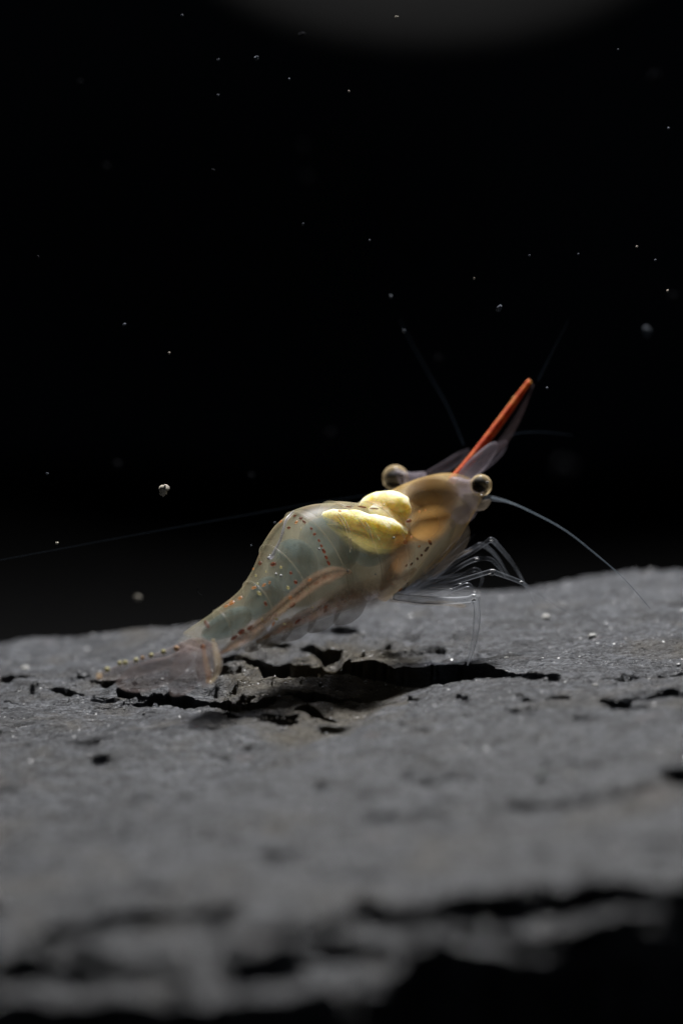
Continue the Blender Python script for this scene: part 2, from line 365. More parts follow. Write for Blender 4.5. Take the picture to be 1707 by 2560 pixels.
# ------------------------------------------------------------------ tank behind
wallm = solid('dark_tank_wall', [(.075, .09, .115), (.09, .108, .135)], .9, .15, 0, .1)
V = [(-40, 34, -8), (40, 34, -8), (40, 34, 40), (-40, 34, 40)]
tag(mk('wall', V, [(0, 1, 2, 3)], wallm, smooth=False), kind='structure')
V = [(-40, -12, -4.6), (40, -12, -4.6), (40, 34, -4.6), (-40, 34, -4.6)]
tag(mk('ground', V, [(0, 1, 2, 3)], solid('dark_bottom', [(.012, .012, .013), (.02, .02, .02)], .9, 3, .4, .1), smooth=False), kind='structure')
tt = 17; kk = (DIST+tt)/DIST/PPC; c0 = P(1072, -215, tt)
dome = ball('glass_reflection', (0, 0, 0), (660*kk, .7, 355*kk), solid('dim_reflection', [(.055, .055, .055), (.062, .062, .062)], 1, 3, .3, .1), seg=64, ring=40)  # reflection in the glass, modelled as a dim far ellipsoid
dome.location = c0; tag(dome, 'large dim grey rounded shape reflected in the glass, far out of focus at the top', 'rounded shape')

# ------------------------------------------------------------------ the shrimp
shrimp = bpy.data.objects.new('shrimp', None); col.objects.link(shrimp)
SH0 = Vector((0.1, 0, -0.95)); shrimp.location = SH0
tag(shrimp, 'translucent grey shrimp with long red rostrum and yellow saddle standing on dark slate', 'shrimp')
_mk = mk
def mk(name, verts, faces, mat=None, parent=None, smooth=True):
    if parent is not None and parent is not rock:              # children keep coordinates relative to the shrimp's base
        verts = [Vector(v) - SH0 for v in verts]
    return _mk(name, verts, faces, mat, parent, smooth)
# dorsal point, ventral point, depth, half width, yaw
SEC = [
 (432,1606, 510,1660, -.56, .06, 34),
 (466,1582, 556,1632, -.50, .085, 34),
 (524,1541, 610,1614, -.42, .11, 35),
 (588,1490, 680,1594, -.32, .14, 36),
 (628,1434, 742,1576, -.22, .17, 37),
 (656,1368, 806,1556, -.10, .20, 38),
 (698,1306, 866,1536, .0, .22, 40),
 (756,1273, 918,1520, .10, .235, 42),
 (824,1263, 962,1506, .20, .24, 44),
 (892,1264, 1000,1488, .30, .24, 46),
 (950,1240, 1036,1462, .40, .25, 48),
 (1005,1212, 1072,1428, .50, .24, 50),
 (1060,1192, 1102,1385, .58, .22, 53),
 (1112,1184, 1130,1335, .66, .18, 55),
 (1152,1194, 1158,1290, .72, .13, 56),
 (1185,1212, 1185,1258, .76, .06, 56),
]
NS = 6
S3 = catmull(SEC, (len(SEC)-1)*NS+1)
def section(s):
    """s in section units -> centre, up half vector, side half vector"""
    f = s*NS; i = int(max(0, min(len(S3)-2, math.floor(f)))); f -= i; r = S3[i]*(1-f) + S3[i+1]*f
    roll = .05
    D = P(r[0], r[1], r[4]+roll); Vv = P(r[2], r[3], r[4]-roll); c = (D+Vv)/2; a = (D-Vv)/2
    y = math.radians(r[6]); L = Vector((math.sin(y), -math.cos(y), 0)); L -= a.normalized()*L.dot(a.normalized()); L.normalize()
    return c, a, L*r[5]
def body_pt(s, ang, k=1.0):
    c, a, b = section(s); ca, sa = math.cos(ang), math.sin(ang)
    wq = 1.0 + .10*(-ca)                                        # a little wider towards the belly
    return c + a*(ca*k) + b*(sa*k*wq)
def loft(name, s0, s1, n, mat, k=1.0, a0=-math.pi, a1=math.pi, m=28, scale=None, closed=True, thick=0.0, cut=None, parent=shrimp):
    V, F = [], []; full = abs((a1-a0)-2*math.pi) < 1e-6
    cols = m if full else m+1
    def grid(off):
        b0 = len(V)
        for i in range(n+1):
            s = s0+(s1-s0)*i/n; kk = k*(scale(i/n) if scale else 1)+off
            for j in range(cols):
                an = a0+(a1-a0)*j/m
                ss = s + (cut(j/m) if cut else 0)
                V.append(body_pt(ss, an, kk))
        return b0
    b0 = grid(0)
    def quads(b, flip):
        for i in range(n):
            for j in range(m if full else m):
                j2 = (j+1) % cols if full else j+1
                q = (b+i*cols+j, b+i*cols+j2, b+(i+1)*cols+j2, b+(i+1)*cols+j)
                F.append(q[::-1] if flip else q)
    quads(b0, False)
    if closed and full:
        F.append(tuple(range(cols))[::-1]); F.append(tuple(b0+n*cols+j for j in range(cols)))
    return mk(name, V, F, mat, parent)

# materials of the shrimp
M_vol = volume('milky_body_fluid', (.84, .79, .56), 1.25, (.6, .5, .25), .3)
M_shell = tissue('clear_abdomen_shell', [(.28, .28, .18), (.44, .39, .25), (.50, .33, .19)], .15, .78, 3.0, 9, .022, .38, .5, .3)
M_cara = tissue('amber_carapace_shell', [(.36, .22, .07), (.50, .34, .12), (.58, .40, .17)], .22, .80, 2.2, 4, .015, .45)
M_musc = tissue('grey_blue_muscle', [(.09, .145, .155), (.14, .20, .20), (.22, .25, .20)], .78, .08, 1.6, 3.2, .0, .4, .5, .8)
M_brown = tissue('brown_digestive_gland', [(.12, .06, .018), (.20, .11, .035)], .95, .0, -.6, 6, 0, .4, .2, .85)
M_orange = tissue('orange_stomach', [(.78, .40, .10), (.92, .56, .20)], .9, .0, 1.4, 6, 0, .4, .25, .7)
M_rust = tissue('rust_orange_gland', [(.36, .16, .05), (.46, .23, .08)], .7, .0, .9, 6, 0, .4, .4, .8)
M_sad = solid('pale_yellow_eggs', [(.72, .60, .28), (.86, .76, .42), (.94, .90, .66)], .7, 15, .45, .15, 1.0, .016)
M_sadsoft = tissue('yellow_egg_fringe', [(.50, .42, .12), (.6, .5, .2)], .55, .0, 2.5, 12, 0, .4, .5, .6)
M_band = tissue('pinkish_brown_band', [(.26, .11, .06), (.46, .29, .19), (.42, .33, .2)], .8, .0, .6, 15, 0, .4, .5, .2)
M_pleo = tissue('smoky_pleopod', [(.27, .22, .17), (.36, .31, .24)], .38, .30, 1.2, 8, .01, .5)
M_glass = tissue('glassy_leg', [(.17, .19, .22), (.28, .30, .33)], .05, .34, 1.4, 30, .12, .3, .4, .5)
M_hair = tissue('clear_bristle', [(.16, .18, .21), (.26, .28, .31)], .10, .18, 1, 30, .01, .4)
M_fan = tissue('tail_membrane', [(.26, .22, .23), (.44, .36, .33)], .34, .26, 1.2, 11, 0, .6, .5, .35)
M_lav = tissue('lavender_head_tissue', [(.27, .23, .27), (.40, .35, .39)], .42, .16, 1.0, 8, .02, .4)
M_red = solid('red_rostrum', [(.30, .022, .008), (.46, .06, .02), (.58, .19, .05)], .7, 14, .25, .12, .2)
M_cream = tissue('cream_rim', [(.62, .50, .34), (.78, .66, .44)], .7, 0, .6, 14, 0, .5, .5, .3)
M_eye = solid('black_eye', [(.004, .004, .004), (.012, .01, .008)], .7, 6, .1, .1)
M_cornea = tissue('golden_cornea', [(.62, .46, .24), (.88, .72, .46)], .04, .98, 1.9, 18, .02, .15, .6, .7)
M_spotr = tissue('red_brown_pigment', [(.16, .03, .012), (.26, .06, .02)], .9, 0, -.5, 20, .02)
M_spoto = tissue('orange_pigment', [(.60, .24, .08), (.75, .40, .15)], .9, 0, -.5, 20, .05)
M_spoty = tissue('yellow_pigment', [(.50, .44, .16), (.62, .56, .28)], .8, 0, -.5, 20, .05)
M_spotw = solid('white_fleck_and_glint', [(.35, .35, .36), (.5, .5, .5)], .3, 20, .2)  # also colours the highlights modelled as beads on eyes and legs

# outer shell pieces
body = loft('body', .3, 14.9, 90, M_vol, .93)
cuts = [(.9, 2.35), (2.15, 3.75), (3.5, 5.2), (4.95, 6.7), (6.4, 8.1), (7.8, 9.5)]
def sweep(u):                                                     # side plates swing back towards their lower edges
    q = abs(u*2-1); return -.45*q**3
for i, (a, b) in enumerate(cuts):
    loft('abdomen_segment', a, b, 12, M_shell, 1.0, -2.45, 2.45, 40, scale=lambda u: 1.035-.04*u, closed=False, cut=sweep)
M_edge = tissue('pale_shell_edge', [(.34, .30, .20), (.56, .50, .36)], .30, .12, 1, 14, .05, .3, .5, .1)
def edge_line(s0, k, a0, a1, swp, r=.0045):
    n = 34; pts = [body_pt(s0+swp(.5+.5*(a0+(a1-a0)*i/n)/2.45), a0+(a1-a0)*i/n, k) for i in range(n+1)]
    V, F = tube_data(pts, [r*math.sin(math.pi*(i+.5)/(n+1))**.4 for i in range(n+1)], sides=5); mk('shell_edge', V, F, M_edge, shrimp)
for a, b in cuts: edge_line(a, 1.04, -.6, 2.4, sweep)
edge_line(9.0, 1.035, -.6, 2.5, lambda u: -.25*abs(u*2-1)**4)
cara = loft('carapace', 9.0, 15, 40, M_cara, 1.0, -2.75, 2.75, 44, scale=lambda u: 1.03-.03*min(1, u*5), closed=False, cut=lambda u: -.25*abs(u*2-1)**4)
# fringes along the rear edges of the side plates
bvh_v, bvh_f = [], []
for i in range(0, 91):
    for j in range(40): bvh_v.append(body_pt(.3+14.6*i/90, 2*math.pi*j/40, 1.02))
for i in range(90):
    for j in range(40): bvh_f.append((i*40+j, i*40+(j+1) % 40, (i+1)*40+(j+1) % 40, (i+1)*40+j))
BV = BVHTree.FromPolygons(bvh_v, bvh_f)
def on_body(px, py):
    d = (P(px, py)-CAM).normalized(); h = BV.ray_cast(CAM, d)
    if h[0] is None: h = BV.find_nearest(P(px, py, .1))
    return h[0], h[1]
def depth_at(px, py):
    q, n = on_body(px, py); return (q-CAM).dot(dv)-DIST
def inner(px, py, back): return P(px, py, depth_at(px, py)+back)

# muscle blocks inside the abdomen
def muscle(s0, s1, k=.84):
    V, F = [], []; n, m = 10, 24
    for i in range(n+1):
        s = s0+(s1-s0)*i/n; c, a, b = section(s); e = math.sin(math.pi*min(1, max(0, (i+.35)/(n+.7))))**.45
        cc = c + a*.24
        for j in range(m):
            an = 2*math.pi*j/m; V.append(cc + a*(.62*k*e*math.cos(an)) + b*(.9*k*e*math.sin(an)))
    for i in range(n):
        for j in range(m): F.append((i*m+j, i*m+(j+1) % m, (i+1)*m+(j+1) % m, (i+1)*m+j))
    F.append(tuple(range(m))[::-1]); F.append(tuple(n*m+j for j in range(m)))
    return mk('muscle', V, F, M_musc, shrimp)
for a, b in [(1.2, 3.0), (2.9, 4.5), (4.4, 6.2), (6.1, 8.0), (7.9, 9.8)]: muscle(a, b)
# organs seen through the shell
def organ(name, pts, mat, flat=1.0, back=.07, n=14, sides=16):
    return tube(name, [inner(x, y, back) for x, y, r in pts], [r for x, y, r in pts], mat, shrimp, n=n, sides=sides, flat=flat)
organ('digestive_gland', [(1000,1268,.01),(1040,1258,.12),(1085,1248,.15),(1120,1240,.10),(1150,1236,.01)], M_brown, back=.09)
organ('stomach', [(1010,1352,.01),(1040,1332,.10),(1070,1314,.125),(1102,1296,.10),(1128,1286,.01)], M_orange, back=.06)
organ('gland_streak', [(1022,1330,.01),(1005,1365,.09),(990,1400,.09),(972,1440,.07),(950,1480,.01)], M_rust, back=.05)
organ('gut', [(540,1640,.012),(625,1584,.05),(680,1540,.038),(735,1494,.045),(785,1455,.052),(835,1434,.05),(880,1430,.01)], M_band, back=.02, n=30)
organ('lower_gut_band', [(640,1606,.01),(720,1562,.04),(790,1530,.05),(860,1496,.09),(930,1480,.10),(1000,1450,.06),(1040,1420,.01)], M_band, back=.05, n=24)
# yellow saddle
def saddle(pts, n=22, flat=.8):
    o = tube('egg_mass', [inner(x, y, b) for x, y, r, b in pts], [r for *_, r, b in pts], M_sad, None, n=n, sides=22, flat=flat); return o
eg = bpy.data.objects.new('egg_saddle', None); col.objects.link(eg); eg.parent = shrimp
def lumps(V, amp, f=22):
    out = []
    for v in V:
        s = (math.sin(v.x*f+1.3)*math.sin(v.y*f*1.1+.4)*math.sin(v.z*f*.9+2) + .5*math.sin(v.x*f*2.3)*math.sin(v.z*f*2.1+1))*amp
        out.append(v + Vector((s, -abs(s), s*.8)))
    return out
EV, EF = [], []
for pts, fl in (([(900,1262,.012,.11),(925,1258,.055,.10),(955,1262,.088,.09),(980,1270,.104,.07),(996,1280,.104,.06),(1010,1290,.07,.06),(1018,1298,.01,.06)], .95),
                ([(806,1284,.01,.10),(830,1293,.052,.09),(868,1306,.080,.08),(912,1320,.092,.07),(955,1332,.098,.07),(988,1336,.085,.07),(1012,1334,.055,.07),(1028,1330,.01,.07)], .9),
                ([(930,1270,.03,.10),(960,1300,.07,.09),(995,1318,.07,.08),(1012,1325,.02,.08)], .9)):
    V, F = tube_data([inner(x, y, b+.035) for x, y, r, b in pts], [r for x, y, r, b in pts], n=26, sides=24, flat=fl)
    b0 = len(EV); EV += lumps(V, .006, 38); EF += [tuple(b0+j for j in q) for q in F]
em = mk('egg_mass', EV, EF, M_sad, eg)
md = em.modifiers.new('fuse', 'REMESH'); md.mode = 'VOXEL'; md.voxel_size = .007; md.use_smooth_shade = True
md = em.modifiers.new('soften', 'SMOOTH'); md.factor = .5; md.iterations = 4
V, F = tube_data([inner(x, y, .05) for x, y, r in [(815,1310,0),(870,1335,0),(930,1360,0),(985,1362,0),(1010,1350,0)]], [.005,.07,.09,.06,.005], n=20, sides=16, flat=1)
mk('egg_fringe', V, F, M_sadsoft, eg)
eg.location = (0, 0, 0)

# rostrum with its saw teeth
rp = [(1128,1203,.70),(1165,1163,.76),(1215,1100,.84),(1268,1030,.92),(1324,952,1.0)]
rad = [.028, .029, .028, .026, .016]
ros = tube('rostrum', [P(*q) for q in rp], rad, M_red, shrimp, n=30, sides=12, flat=.9, side=(.6, -.7, 0))
V, F = [], []
for i in range(9):
    u = .12+.8*i/9; k = u*4; a = int(k); f = k-a; q0 = Vector(rp[a])*(1-f)+Vector(rp[a+1])*f
    c = P(q0.x-7, q0.y-5, q0.z); tip = P(q0.x+6-7, q0.y-20+5, q0.z)
    t, g = tube_data([c, c.lerp(tip, .6), tip], [.008, .005, .001], sides=5); b = len(V); V += t; F += [tuple(b+j for j in q) for q in g]
tag(mk('rostrum_teeth', V, F, M_red, shrimp), kind='stuff')
tube('rostrum_keel', [P(*q) for q in [(1200,1150,.82),(1255,1105,.88),(1296,1040,.94),(1333,960,1.0)]], [.03,.034,.026,.006], tissue('clear_keel', [(.2, .13, .14), (.26, .2, .2)], .12, 0, -.5, 10, 0), shrimp, n=16, sides=10, flat=.3, side=(.3, -1, 0))
M_scale = tissue('faint_scale', [(.22, .19, .23), (.32, .28, .32)], .30, 0, -.8, 8, 0)
# antennal scales
def blade(name, pts, mat, flat=.22, side=(.2, -1, .2), parent=shrimp, n=14, sides=14):
    return tube(name, [P(x, y, t) for x, y, t, r in pts], [r for *_, r in pts], mat, parent, n=n, sides=sides, flat=flat, side=side)
blade('antennal_scale', [(1150,1200,.62,.035),(1180,1172,.66,.052),(1208,1145,.72,.050),(1232,1118,.78,.032),(1240,1106,.8,.008)], M_lav)
blade('antennal_scale', [(1165,1190,.86,.03),(1215,1155,.95,.038),(1250,1120,1.05,.036),(1266,1102,1.1,.010)], M_scale)
blade('antennal_scale', [(1060,1192,.9,.025),(1110,1168,1.0,.036),(1150,1142,1.1,.032),(1172,1124,1.2,.008)], M_scale)
# head tissue, mouth
blade('head', [(1120,1200,.55,.03),(1138,1220,.55,.09),(1150,1250,.56,.11),(1152,1285,.58,.09),(1145,1310,.58,.02)], M_lav, flat=.7)
blade('mouthpart', [(1150,1240,.5,.02),(1180,1252,.5,.05),(1205,1262,.5,.035),(1226,1250,.5,.008)], M_pleo, flat=.6)
blade('mouthpart', [(1150,1290,.5,.02),(1155,1330,.5,.05),(1140,1370,.5,.05),(1110,1410,.48,.03),(1080,1440,.46,.01)], M_pleo, flat=.5)
blade('mouthpart', [(1128,1318,.46,.01),(1140,1290,.48,.04),(1165,1272,.5,.03),(1180,1262,.5,.01)], M_lav, flat=.5)
# eyes on stalks
def eye(cx, cy, t, r, sx, sy, st, core):
    e = bpy.data.objects.new('eye', None); col.objects.link(e); e.parent = shrimp
    tube('eye_stalk', [P(sx, sy, st), P((sx+cx)/2, (sy+cy)/2, (st+t)/2), P(cx, cy, t)], [r*.85, r*.62, r*.75], M_lav, e, n=10, sides=12)
    c = P(cx, cy, t)
    ball('cornea', c, r, M_cornea, e, seg=28, ring=18)
    ball('eye_core', c + Vector(core)*r, r*.70, M_eye, e, seg=20, ring=14)
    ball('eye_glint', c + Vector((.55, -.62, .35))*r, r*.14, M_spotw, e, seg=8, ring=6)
eye(1202, 1213, .50, .066, 1150, 1218, .58, (-.16, -.25, .06))
eye(988, 1195, .92, .080, 1055, 1205, .84, (-.1, -.15, -.1))

# legs: glassy, jointed
def leg(pts, name='leg', mat=None, sides=9, n=None):
    return tube(name, [P(x, y, t) for x, y, t, r in pts], [r*(1.0 if mat and mat.name.startswith('bright') else .68) for *_, r in pts], mat or M_glass, shrimp, n=n or len(pts)*6, sides=sides)
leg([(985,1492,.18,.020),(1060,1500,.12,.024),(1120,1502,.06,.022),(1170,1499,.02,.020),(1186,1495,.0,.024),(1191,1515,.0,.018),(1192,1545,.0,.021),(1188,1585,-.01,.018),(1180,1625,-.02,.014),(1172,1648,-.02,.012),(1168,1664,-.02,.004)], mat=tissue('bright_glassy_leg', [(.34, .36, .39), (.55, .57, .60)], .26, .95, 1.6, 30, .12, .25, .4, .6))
leg([(1010,1490,.22,.02),(1080,1476,.2,.022),(1150,1452,.18,.021),(1215,1432,.16,.020),(1231,1430,.16,.025),(1250,1436,.18,.020),(1300,1455,.26,.018),(1335,1478,.32,.012),(1395,1518,.42,.006),(1435,1538,.48,.003)])
leg([(1030,1462,.34,.02),(1100,1424,.36,.022),(1170,1385,.40,.021),(1215,1356,.42,.020),(1229,1350,.42,.025),(1246,1366,.46,.02),(1278,1405,.52,.017),(1300,1440,.58,.012),(1325,1490,.7,.006),(1340,1530,.8,.003)])
leg([(1040,1470,.3,.02),(1110,1440,.28,.020),(1165,1408,.28,.019),(1192,1398,.28,.022),(1225,1398,.3,.018),(1246,1418,.32,.014),(1262,1440,.36,.006)])
leg([(1000,1494,.3,.02),(1080,1462,.34,.020),(1150,1440,.36,.018),(1190,1424,.38,.02),(1205,1450,.4,.014),(1190,1480,.42,.006)])
leg([(1020,1500,.1,.018),(1090,1488,.06,.018),(1140,1472,.05,.018),(1168,1462,.05,.020),(1180,1470,.05,.012),(1183,1490,.05,.006)])
leg([(1060,1440,.5,.018),(1130,1400,.54,.018),(1180,1372,.6,.017),(1205,1362,.62,.019),(1240,1390,.7,.014),(1270,1440,.8,.006)])
leg([(975,1500,.4,.018),(1050,1508,.5,.018),(1110,1508,.56,.018),(1150,1514,.6,.02),(1165,1516,.62,.006)], mat=M_pleo)
# chela-bearing front legs folded under the head
leg([(1060,1430,.4,.02),(1095,1400,.40,.026),(1130,1372,.42,.024),(1150,1352,.44,.018),(1170,1330,.46,.006)], name='claw', mat=M_pleo)
leg([(1050,1450,.34,.02),(1090,1425,.32,.026),(1125,1402,.32,.024),(1155,1384,.34,.014),(1180,1374,.34,.005)], name='claw', mat=M_pleo)
# mouth bristles
V, F = [], []; rr = random.Random(3)
for i in range(60):
    x0 = rr.uniform(985, 1075); y0 = 1500-(x0-985)*.62+rr.uniform(-12, 8); ln = rr.uniform(60, 175); an = math.radians(rr.uniform(-4, 52)); t = rr.uniform(.15, .6)
    x1 = x0+ln*math.cos(an); y1 = y0-ln*math.sin(an); sag = rr.uniform(-8, 12)
    tv, tf = tube_data([P(x0, y0, t), P((x0+x1)/2, (y0+y1)/2+sag, t), P(x1, y1, t+rr.uniform(-.1, .1))], [.0055, .0035, .001], sides=5, n=7)
    b = len(V); V += tv; F += [tuple(b+j for j in q) for q in tf]
tag(mk('bristles', V, F, M_hair, shrimp), kind='stuff')
# glints at the joints, highlights put in as small white beads
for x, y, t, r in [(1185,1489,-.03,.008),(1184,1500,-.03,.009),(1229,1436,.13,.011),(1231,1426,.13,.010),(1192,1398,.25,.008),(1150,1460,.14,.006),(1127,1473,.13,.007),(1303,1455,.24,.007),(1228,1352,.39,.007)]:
    ball('joint_glint', P(x, y, t), (r*1.7, r, r*.7), M_spotw, shrimp, seg=8, ring=6)

# pleopods under the abdomen
for x, y, x2, y2, t, t2, r in [(905,1490,835,1560,.1,.05,.075),(845,1505,770,1580,.02,-.03,.072),(785,1530,705,1602,-.06,-.12,.066),(728,1555,655,1618,-.14,-.2,.056),(670,1580,612,1628,-.22,-.26,.044)]:
    blade('pleopod', [(x, y, t, r*.6), ((x*2+x2)/3, (y*2+y2)/3, t, r), ((x+2*x2)/3, (y+2*y2)/3+4, t2, r*.8), (x2, y2, t2, r*.15)], M_pleo, flat=.35)
blade('pleopod', [(640,1606,-.3,.03),(652,1626,-.32,.03),(657,1645,-.34,.022),(660,1668,-.34,.006)], M_glass, flat=.6)
# tail fan
def fanblade(name, pts, mat): return blade(name, pts, mat, flat=.16, side=(.1, -1, .35), n=20)
tel = fanblade('telson', [(465,1618,-.60,.04),(415,1648,-.66,.052),(350,1668,-.74,.050),(285,1684,-.82,.036),(240,1692,-.86,.014)], M_fan)
fanblade('uropod', [(475,1632,-.62,.04),(430,1668,-.68,.070),(370,1690,-.74,.085),(320,1704,-.78,.06),(290,1708,-.8,.01)], M_fan)
fanblade('uropod', [(490,1622,-.62,.06),(478,1655,-.70,.09),(458,1695,-.78,.09),(440,1722,-.82,.06),(430,1738,-.84,.01)], M_fan)
fanblade('uropod', [(520,1610,-.58,.05),(525,1640,-.66,.075),(520,1675,-.72,.075),(512,1706,-.78,.04),(508,1716,-.8,.008)], M_fan)
blade('uropod_rim', [(532,1598,-.60,.012),(541,1632,-.70,.022),(545,1662,-.76,.026),(537,1692,-.80,.016),(524,1708,-.82,.006)], M_cream, flat=.4)
blade('uropod_rim', [(508,1612,-.62,.01),(514,1650,-.7,.018),(522,1690,-.78,.022),(516,1708,-.8,.005)], M_band, flat=.4)
blade('tail_joint', [(440,1626,-.60,.015),(470,1616,-.58,.04),(505,1612,-.56,.04),(535,1618,-.56,.012)], tissue('pinkish_tail_joint', [(.34, .24, .24), (.48, .38, .34)], .6, 0, 0, 12, .005, .6), flat=.5)

# pigment spots, each set on the shell
unit = {}
def spot(px, py, rx, ry, mat, rot=0, name='pigment_spot'):
    if mat.name not in unit:
        V, F = ball_data((0, 0, 0), 1, 10, 6, .12); unit[mat.name] = _mk(name, V, F, mat).data
        for ob in [o for o in col.objects if o.data == unit[mat.name]]: bpy.data.objects.remove(ob)
    q, n = on_body(px, py)
    o = bpy.data.objects.new(name, unit[mat.name]); col.objects.link(o); o.parent = shrimp
    xx = (rv*math.cos(rot) + uv*math.sin(rot)); xx -= n*xx.dot(n); xx.normalize(); yy = n.cross(xx)
    from mathutils import Matrix
    M = Matrix((xx, yy, n)).transposed().to_euler()
    o.location = q + n*.002 - SH0; o.rotation_euler = M; e = R.uniform(.8, 1.15); o.scale = (rx*e/PPC, ry/e/PPC, .006)
r45 = math.radians
# row down the third segment
for x, y, a, b in [(737,1290,5,3),(752,1296,6,5),(760,1305,4,7),(778,1322,3.5,5),(786,1336,4,5),(797,1352,3,5),(803,1365,3.5,5),(809,1378,4,9),(815,1394,4,6),(821,1408,4,7)]:
    spot(x, y, b, a, M_spotr, r45(-62))
for x, y, a, b in [(683,1411,8,7),(727,1433,5,4),(739,1456,5,6),(791,1458,8,5),(650,1409,6,8),(722,1320,5,5),(730,1512,11,6),(814,1517,8,5),(744,1553,10,5),(664,1510,4,7),(517,1562,6,16),(1013,1355,9,5),(1022,1303,9,5),
                   (1074,1356,5,9),(1066,1373,10,5),(1053,1388,4,4),(1043,1397,4,4),(1028,1410,5,3),(1015,1414,5,3),(905,1268,14,2),(935,1272,13,2),(870,1268,10,2),(603,1580,12,6),(585,1594,12,5),(625,1570,10,5),(508,1618,9,6),(475,1621,6,5)]:
    spot(x, y, a, b, M_spotr, r45(30))
for x, y, a in [(741,1306,5),(702,1305,5),(849,1278,4),(774,1450,5),(634,1423,4),(1016,1488,6),(1063,1276,4),(1048,1279,4),(566,1516,6),(578,1508,10),(600,1496,7),(580,1510,6),(1028,1343,4),(725,1495,6),(683,1560,5),(674,1457,4),(660,1463,5),(635,1470,6),(1047,1366,4),(980,1238,7),(990,1234,5)]:
    spot(x, y, a*1.2, a*.8, M_spoto, r45(R.uniform(0, 90)))
for x, y, a in [(702,1419,4),(648,1484,6),(644,1460,4),(781,1519,4),(711,1560,4),(752,1323,3),(665,1430,3),(960,1262,8),(952,1270,6),(1014,1330,5),(690,1548,5),(655,1550,5),(945,1345,5),(720,1470,5),(640,1440,4)]:
    spot(x, y, a*.8, a*1.2, M_spoty, r45(R.uniform(0, 60)))
for x, y, a in [(797,1373,3),(938,1435,2.5),(984,1345,4),(868,1428,3),(672,1395,5),(675,1390,3),(1045,1475,3),(702,1440,4),(690,1436,4)]:
    spot(x, y, a, a*.8, M_spotw)
# pale streak along the hump
V, F = tube_data([on_body(x, y)[0]-dv*.004 for x, y in [(735,1278),(716,1300),(707,1330),(700,1352),(690,1372),(680,1392),(670,1398)]], [.008,.010,.012,.010,.012,.014,.006], n=24, sides=6, flat=.4)
mk('hump_streak', V, F, tissue('pale_streak', [(.36, .36, .44), (.55, .55, .62)], .55, .1, 1, 20), shrimp)
# clear curved folds over the egg saddle
for pts in ([(845,1282),(858,1296),(868,1312),(874,1330),(877,1352),(878,1372)], [(840,1284),(856,1305),(866,1328),(872,1350),(875,1380)], [(905,1296),(920,1315),(928,1340),(930,1362)]):
    V, F = tube_data([on_body(x, y)[0]-dv*.006 for x, y in pts], [.002]+[.0045]*(len(pts)-2)+[.001], n=16, sides=5)
    mk('shell_fold', V, F, tissue('pale_fold', [(.6, .52, .36), (.7, .62, .46)], .55, .2, 1, 10), shrimp)
M_dot = solid('telson_yellow', [(.56, .50, .22), (.68, .62, .34)], .6, 20, .2, .1); M_dotr = solid('telson_red', [(.36, .14, .09), (.42, .2, .15)], .6, 20, .2, .1); M_doto = solid('telson_orange', [(.5, .28, .14), (.5, .34, .2)], .6, 20, .2, .1)
# row of yellow dots along the telson
for x, y, a, m in [(248,1690,13,M_spotw),(268,1675,8,M_spoty),(299,1659,7,M_spoty),(313,1657,7,M_spoty),(340,1651,7,M_spoty),(356,1645,6,M_spoto),(378,1639,7,M_spoty),(408,1630,7,M_spoty),(248,1694,8,M_spotr),(441,1622,8,M_spoto)]:
    t = -.86+(x-238)/232*.26-.035
    o = ball('telson_dot', P(x, y, t-.01), a*.85/PPC, {M_spoty.name: M_dot, M_spotr.name: M_dotr, M_spoto.name: M_doto}.get(m.name, M_cream), tel, seg=10, ring=7)
# antennae
def antenna(pts, r0, mat, r1=.0015, name='antenna'):
    n = len(pts); return tube(name, [P(*q) for q in pts], [r0+(r1-r0)*i/(n-1) for i in range(n)], mat, shrimp, n=60, sides=6)
M_ant = tissue('antenna_skin', [(.2, .25, .3), (.30, .35, .40)], .30, .35, 1, 30, 0)
M_antf = tissue('faint_antenna_skin', [(.08, .11, .15), (.12, .15, .19)], .045, .05, 1, 30, 0)
blade('antenna_base', [(1205,1240,.5,.014),(1232,1246,.5,.016),(1262,1252,.5,.010),(1290,1262,.5,.005)], M_hair, flat=.6)
antenna([(1225,1243,.50),(1290,1262,.48),(1400,1318,.40),(1480,1378,.28),(1560,1448,.12),(1625,1522,.0)], .007, M_ant, .003)
antenna([(1158,1110,1.1),(1120,1020,1.35),(1075,940,1.6),(1025,850,1.8),(1000,800,1.9)], .006, M_antf, .002)
antenna([(1255,1095,1.0),(1300,1082,1.1),(1360,1080,1.2),(1430,1088,1.3)], .006, M_antf)
antenna([(1345,950,1.0),(1380,880,1.05),(1420,800,1.15)], .005, M_antf)
antenna([(980,1230,1.2),(800,1255,1.1),(600,1290,.9),(350,1335,.7),(0,1400,.4),(-200,1435,.3)], .003, M_antf, .0025)

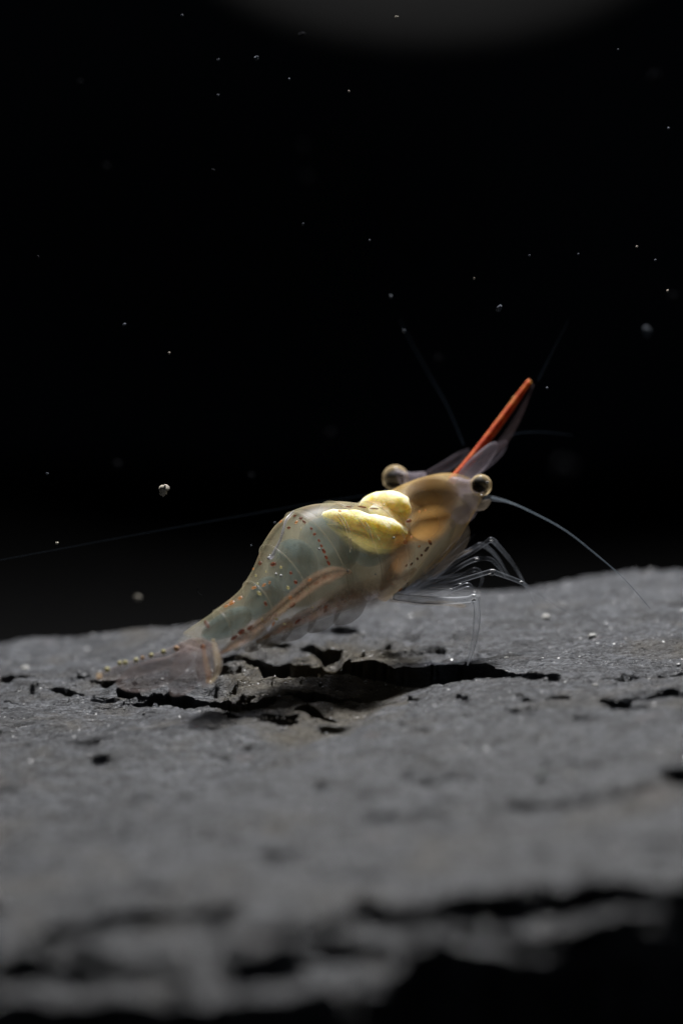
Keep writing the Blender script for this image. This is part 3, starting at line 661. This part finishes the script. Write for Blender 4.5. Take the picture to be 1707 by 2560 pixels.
# ------------------------------------------------------------------ drifting specks
M_spk = solid('cream_flake', [(.34, .31, .25), (.58, .54, .46)], .8, 40, .8, .15)
M_blu = solid('bluish_speck', [(.07, .08, .10), (.15, .165, .185)], .9, 40, .5, .05)
M_dim = solid('dim_speck', [(.014, .015, .018), (.03, .03, .032)], 1, 40, .5, 0.0)
SP = [  # px, py, depth, radius px (x, z), material, label
 (411,1224,0,11,12,M_spk,'largest cream irregular flake drifting in dark water left of the shrimp'),
 (407,1234,0,7,7,M_spk,'small cream crumb touching the lower edge of the largest cream flake'),
 (1248,770,.3,6,9,M_blu,'pale bluish elongated speck in dark water above the tip of the red rostrum'),
 (641,144,.2,5,5,M_blu,'small bright bluish speck in the dark upper left water'),
 (344,1495,-1.6,9,7,M_spk,'soft round pale speck just above the rock behind the tail'),
 (1617,828,-1.5,9,13,M_blu,'blurred slanted pale speck near the right edge, upper right of the rostrum'),
 (768,458,-3.5,15,22,M_dim,'large very dim blurred smudge in the upper middle water'),
 (752,385,-3.5,14,28,M_dim,'faint tall smudge directly above the large dim blurred smudge'),
 (1408,1178,-4.5,28,28,M_dim,'large dim round brownish blur right of the near eye'),
 (1096,900,-2,8,10,M_dim,'dim blurred speck left of the rostrum tip'),
 (825,1087,-2.6,10,13,M_dim,'dim round brownish blur above the hump of the shrimp'),
 (628,1190,-1.6,6,6,M_dim,'dim small blurred speck between the cream flake and the hump'),
 (293,1163,-2,8,9,M_dim,'dim greenish blur upper left of the cream flake'),
 (1636,196,-2.4,14,17,M_dim,'dim bluish blur near the upper right corner'),
 (1684,745,-2.2,10,14,M_dim,'dim tall blur at the right edge above the slanted pale speck'),
 (265,417,-2,8,8,M_dim,'dim soft dot in the upper left water'),
 (200,204,-1.4,6,6,M_dim,'dim soft dot near the top left corner'),
 (310,811,.3,5,3,M_blu,'tiny flat bluish speck in the left middle water'),
 (423,882,0,3,3,M_spk,'tiny pinprick speck above and right of the flat bluish speck'),
 (545,149,.3,4,2.5,M_blu,'tiny flat speck just left of the bright bluish speck'),
 (723,197,.1,3,3,M_blu,'pinprick speck below and right of the bright bluish speck'),
 (545,237,.3,2.5,2.5,M_blu,'pinprick speck below the bright bluish speck'),
 (872,227,0,2.5,2.5,M_spk,'pinprick white speck under the dim rounded shape'),
 (991,41,0,4,3,M_spk,'tiny cream speck in front of the dim rounded shape at the top'),
 (455,37,.2,3,3,M_blu,'pinprick speck at the left end of the dim rounded shape'),
 (754,84,.6,8,4,M_dim,'dim flat wisp at the left part of the dim rounded shape'),
 (976,741,.8,4,5,M_blu,'tiny soft speck beside the tip of the backward antenna'),
 (1009,827,.6,3.5,4,M_blu,'tiny soft speck lying along the backward antenna'),
 (1323,638,0,2.5,2.5,M_blu,'pinprick speck, lowest left of the row in the upper right water'),
 (1446,635,0,2.5,2.5,M_blu,'pinprick speck in the middle of the row in the upper right water'),
 (1592,616,0,3,2.5,M_spk,'pinprick speck at the upper right end of the row of specks'),
 (1638,650,0,3,3,M_blu,'pinprick speck just below the row of specks near the right edge'),
 (1669,727,.1,3.5,3,M_spk,'tiny cream speck at the right edge above the dim tall blur'),
 (1185,696,0,2,3,M_spk,'tiny upright speck upper left of the elongated bluish speck'),
 (1367,970,.1,3,3,M_blu,'pinprick speck right of the rostrum tip'),
 (142,1358,.1,4,3,M_spk,'tiny pale speck at the lower left above the rock'),
 (118,1184,.1,3,3,M_blu,'pinprick speck at the left edge level with the cream flake'),
 (1544,123,.1,2.5,2.5,M_blu,'pinprick speck at the right end of the dim rounded shape'),
 (1671,320,.2,3,3,M_blu,'pinprick speck near the right edge below the upper corner blur'),
 (95,642,.2,3,4,M_dim,'dim tiny speck at the left edge in the middle water'),
 (687,1307,-.2,3,3,M_blu,'tiny speck hugging the left outline of the hump'),
 (628,1364,-.2,2.5,2.5,M_blu,'pinprick speck left of the shrimp below the hump'),
 (923,600,.3,2.5,2.5,M_blu,'pinprick speck in the middle of the empty dark water'),
 (757,560,.3,2.5,4,M_blu,'tiny bluish upright speck below the large dim blurred smudge'),
 (533,424,.4,5,2.5,M_dim,'dim thin slanted wisp in the upper left water'),
]
for i, (px, py, t, rx, ry, m, lab) in enumerate(SP):
    k = (DIST+t)/DIST/PPC; q = random.Random(100+i)
    o = ball('drifting_speck', (0, 0, 0), (rx*k, min(rx, ry)*k, ry*k), m, None, seg=10, ring=7, rough=.42 if t >= 0 else .2, rr=q)
    o.location = P(px, py, t); o.rotation_euler = (0, q.uniform(-.5, .5), 0); tag(o, lab, 'speck', 'specks drifting in the water')
pts = [(495,1468,0),(493,1476,0),(497,1484,0),(505,1488,0)]
tag(tube('drifting_fibre', [P(*q) for q in pts], [.0012,.002,.002,.001], M_dim, None, n=10, sides=5), 'tiny curled pale fibre left of the abdomen', 'fibre')
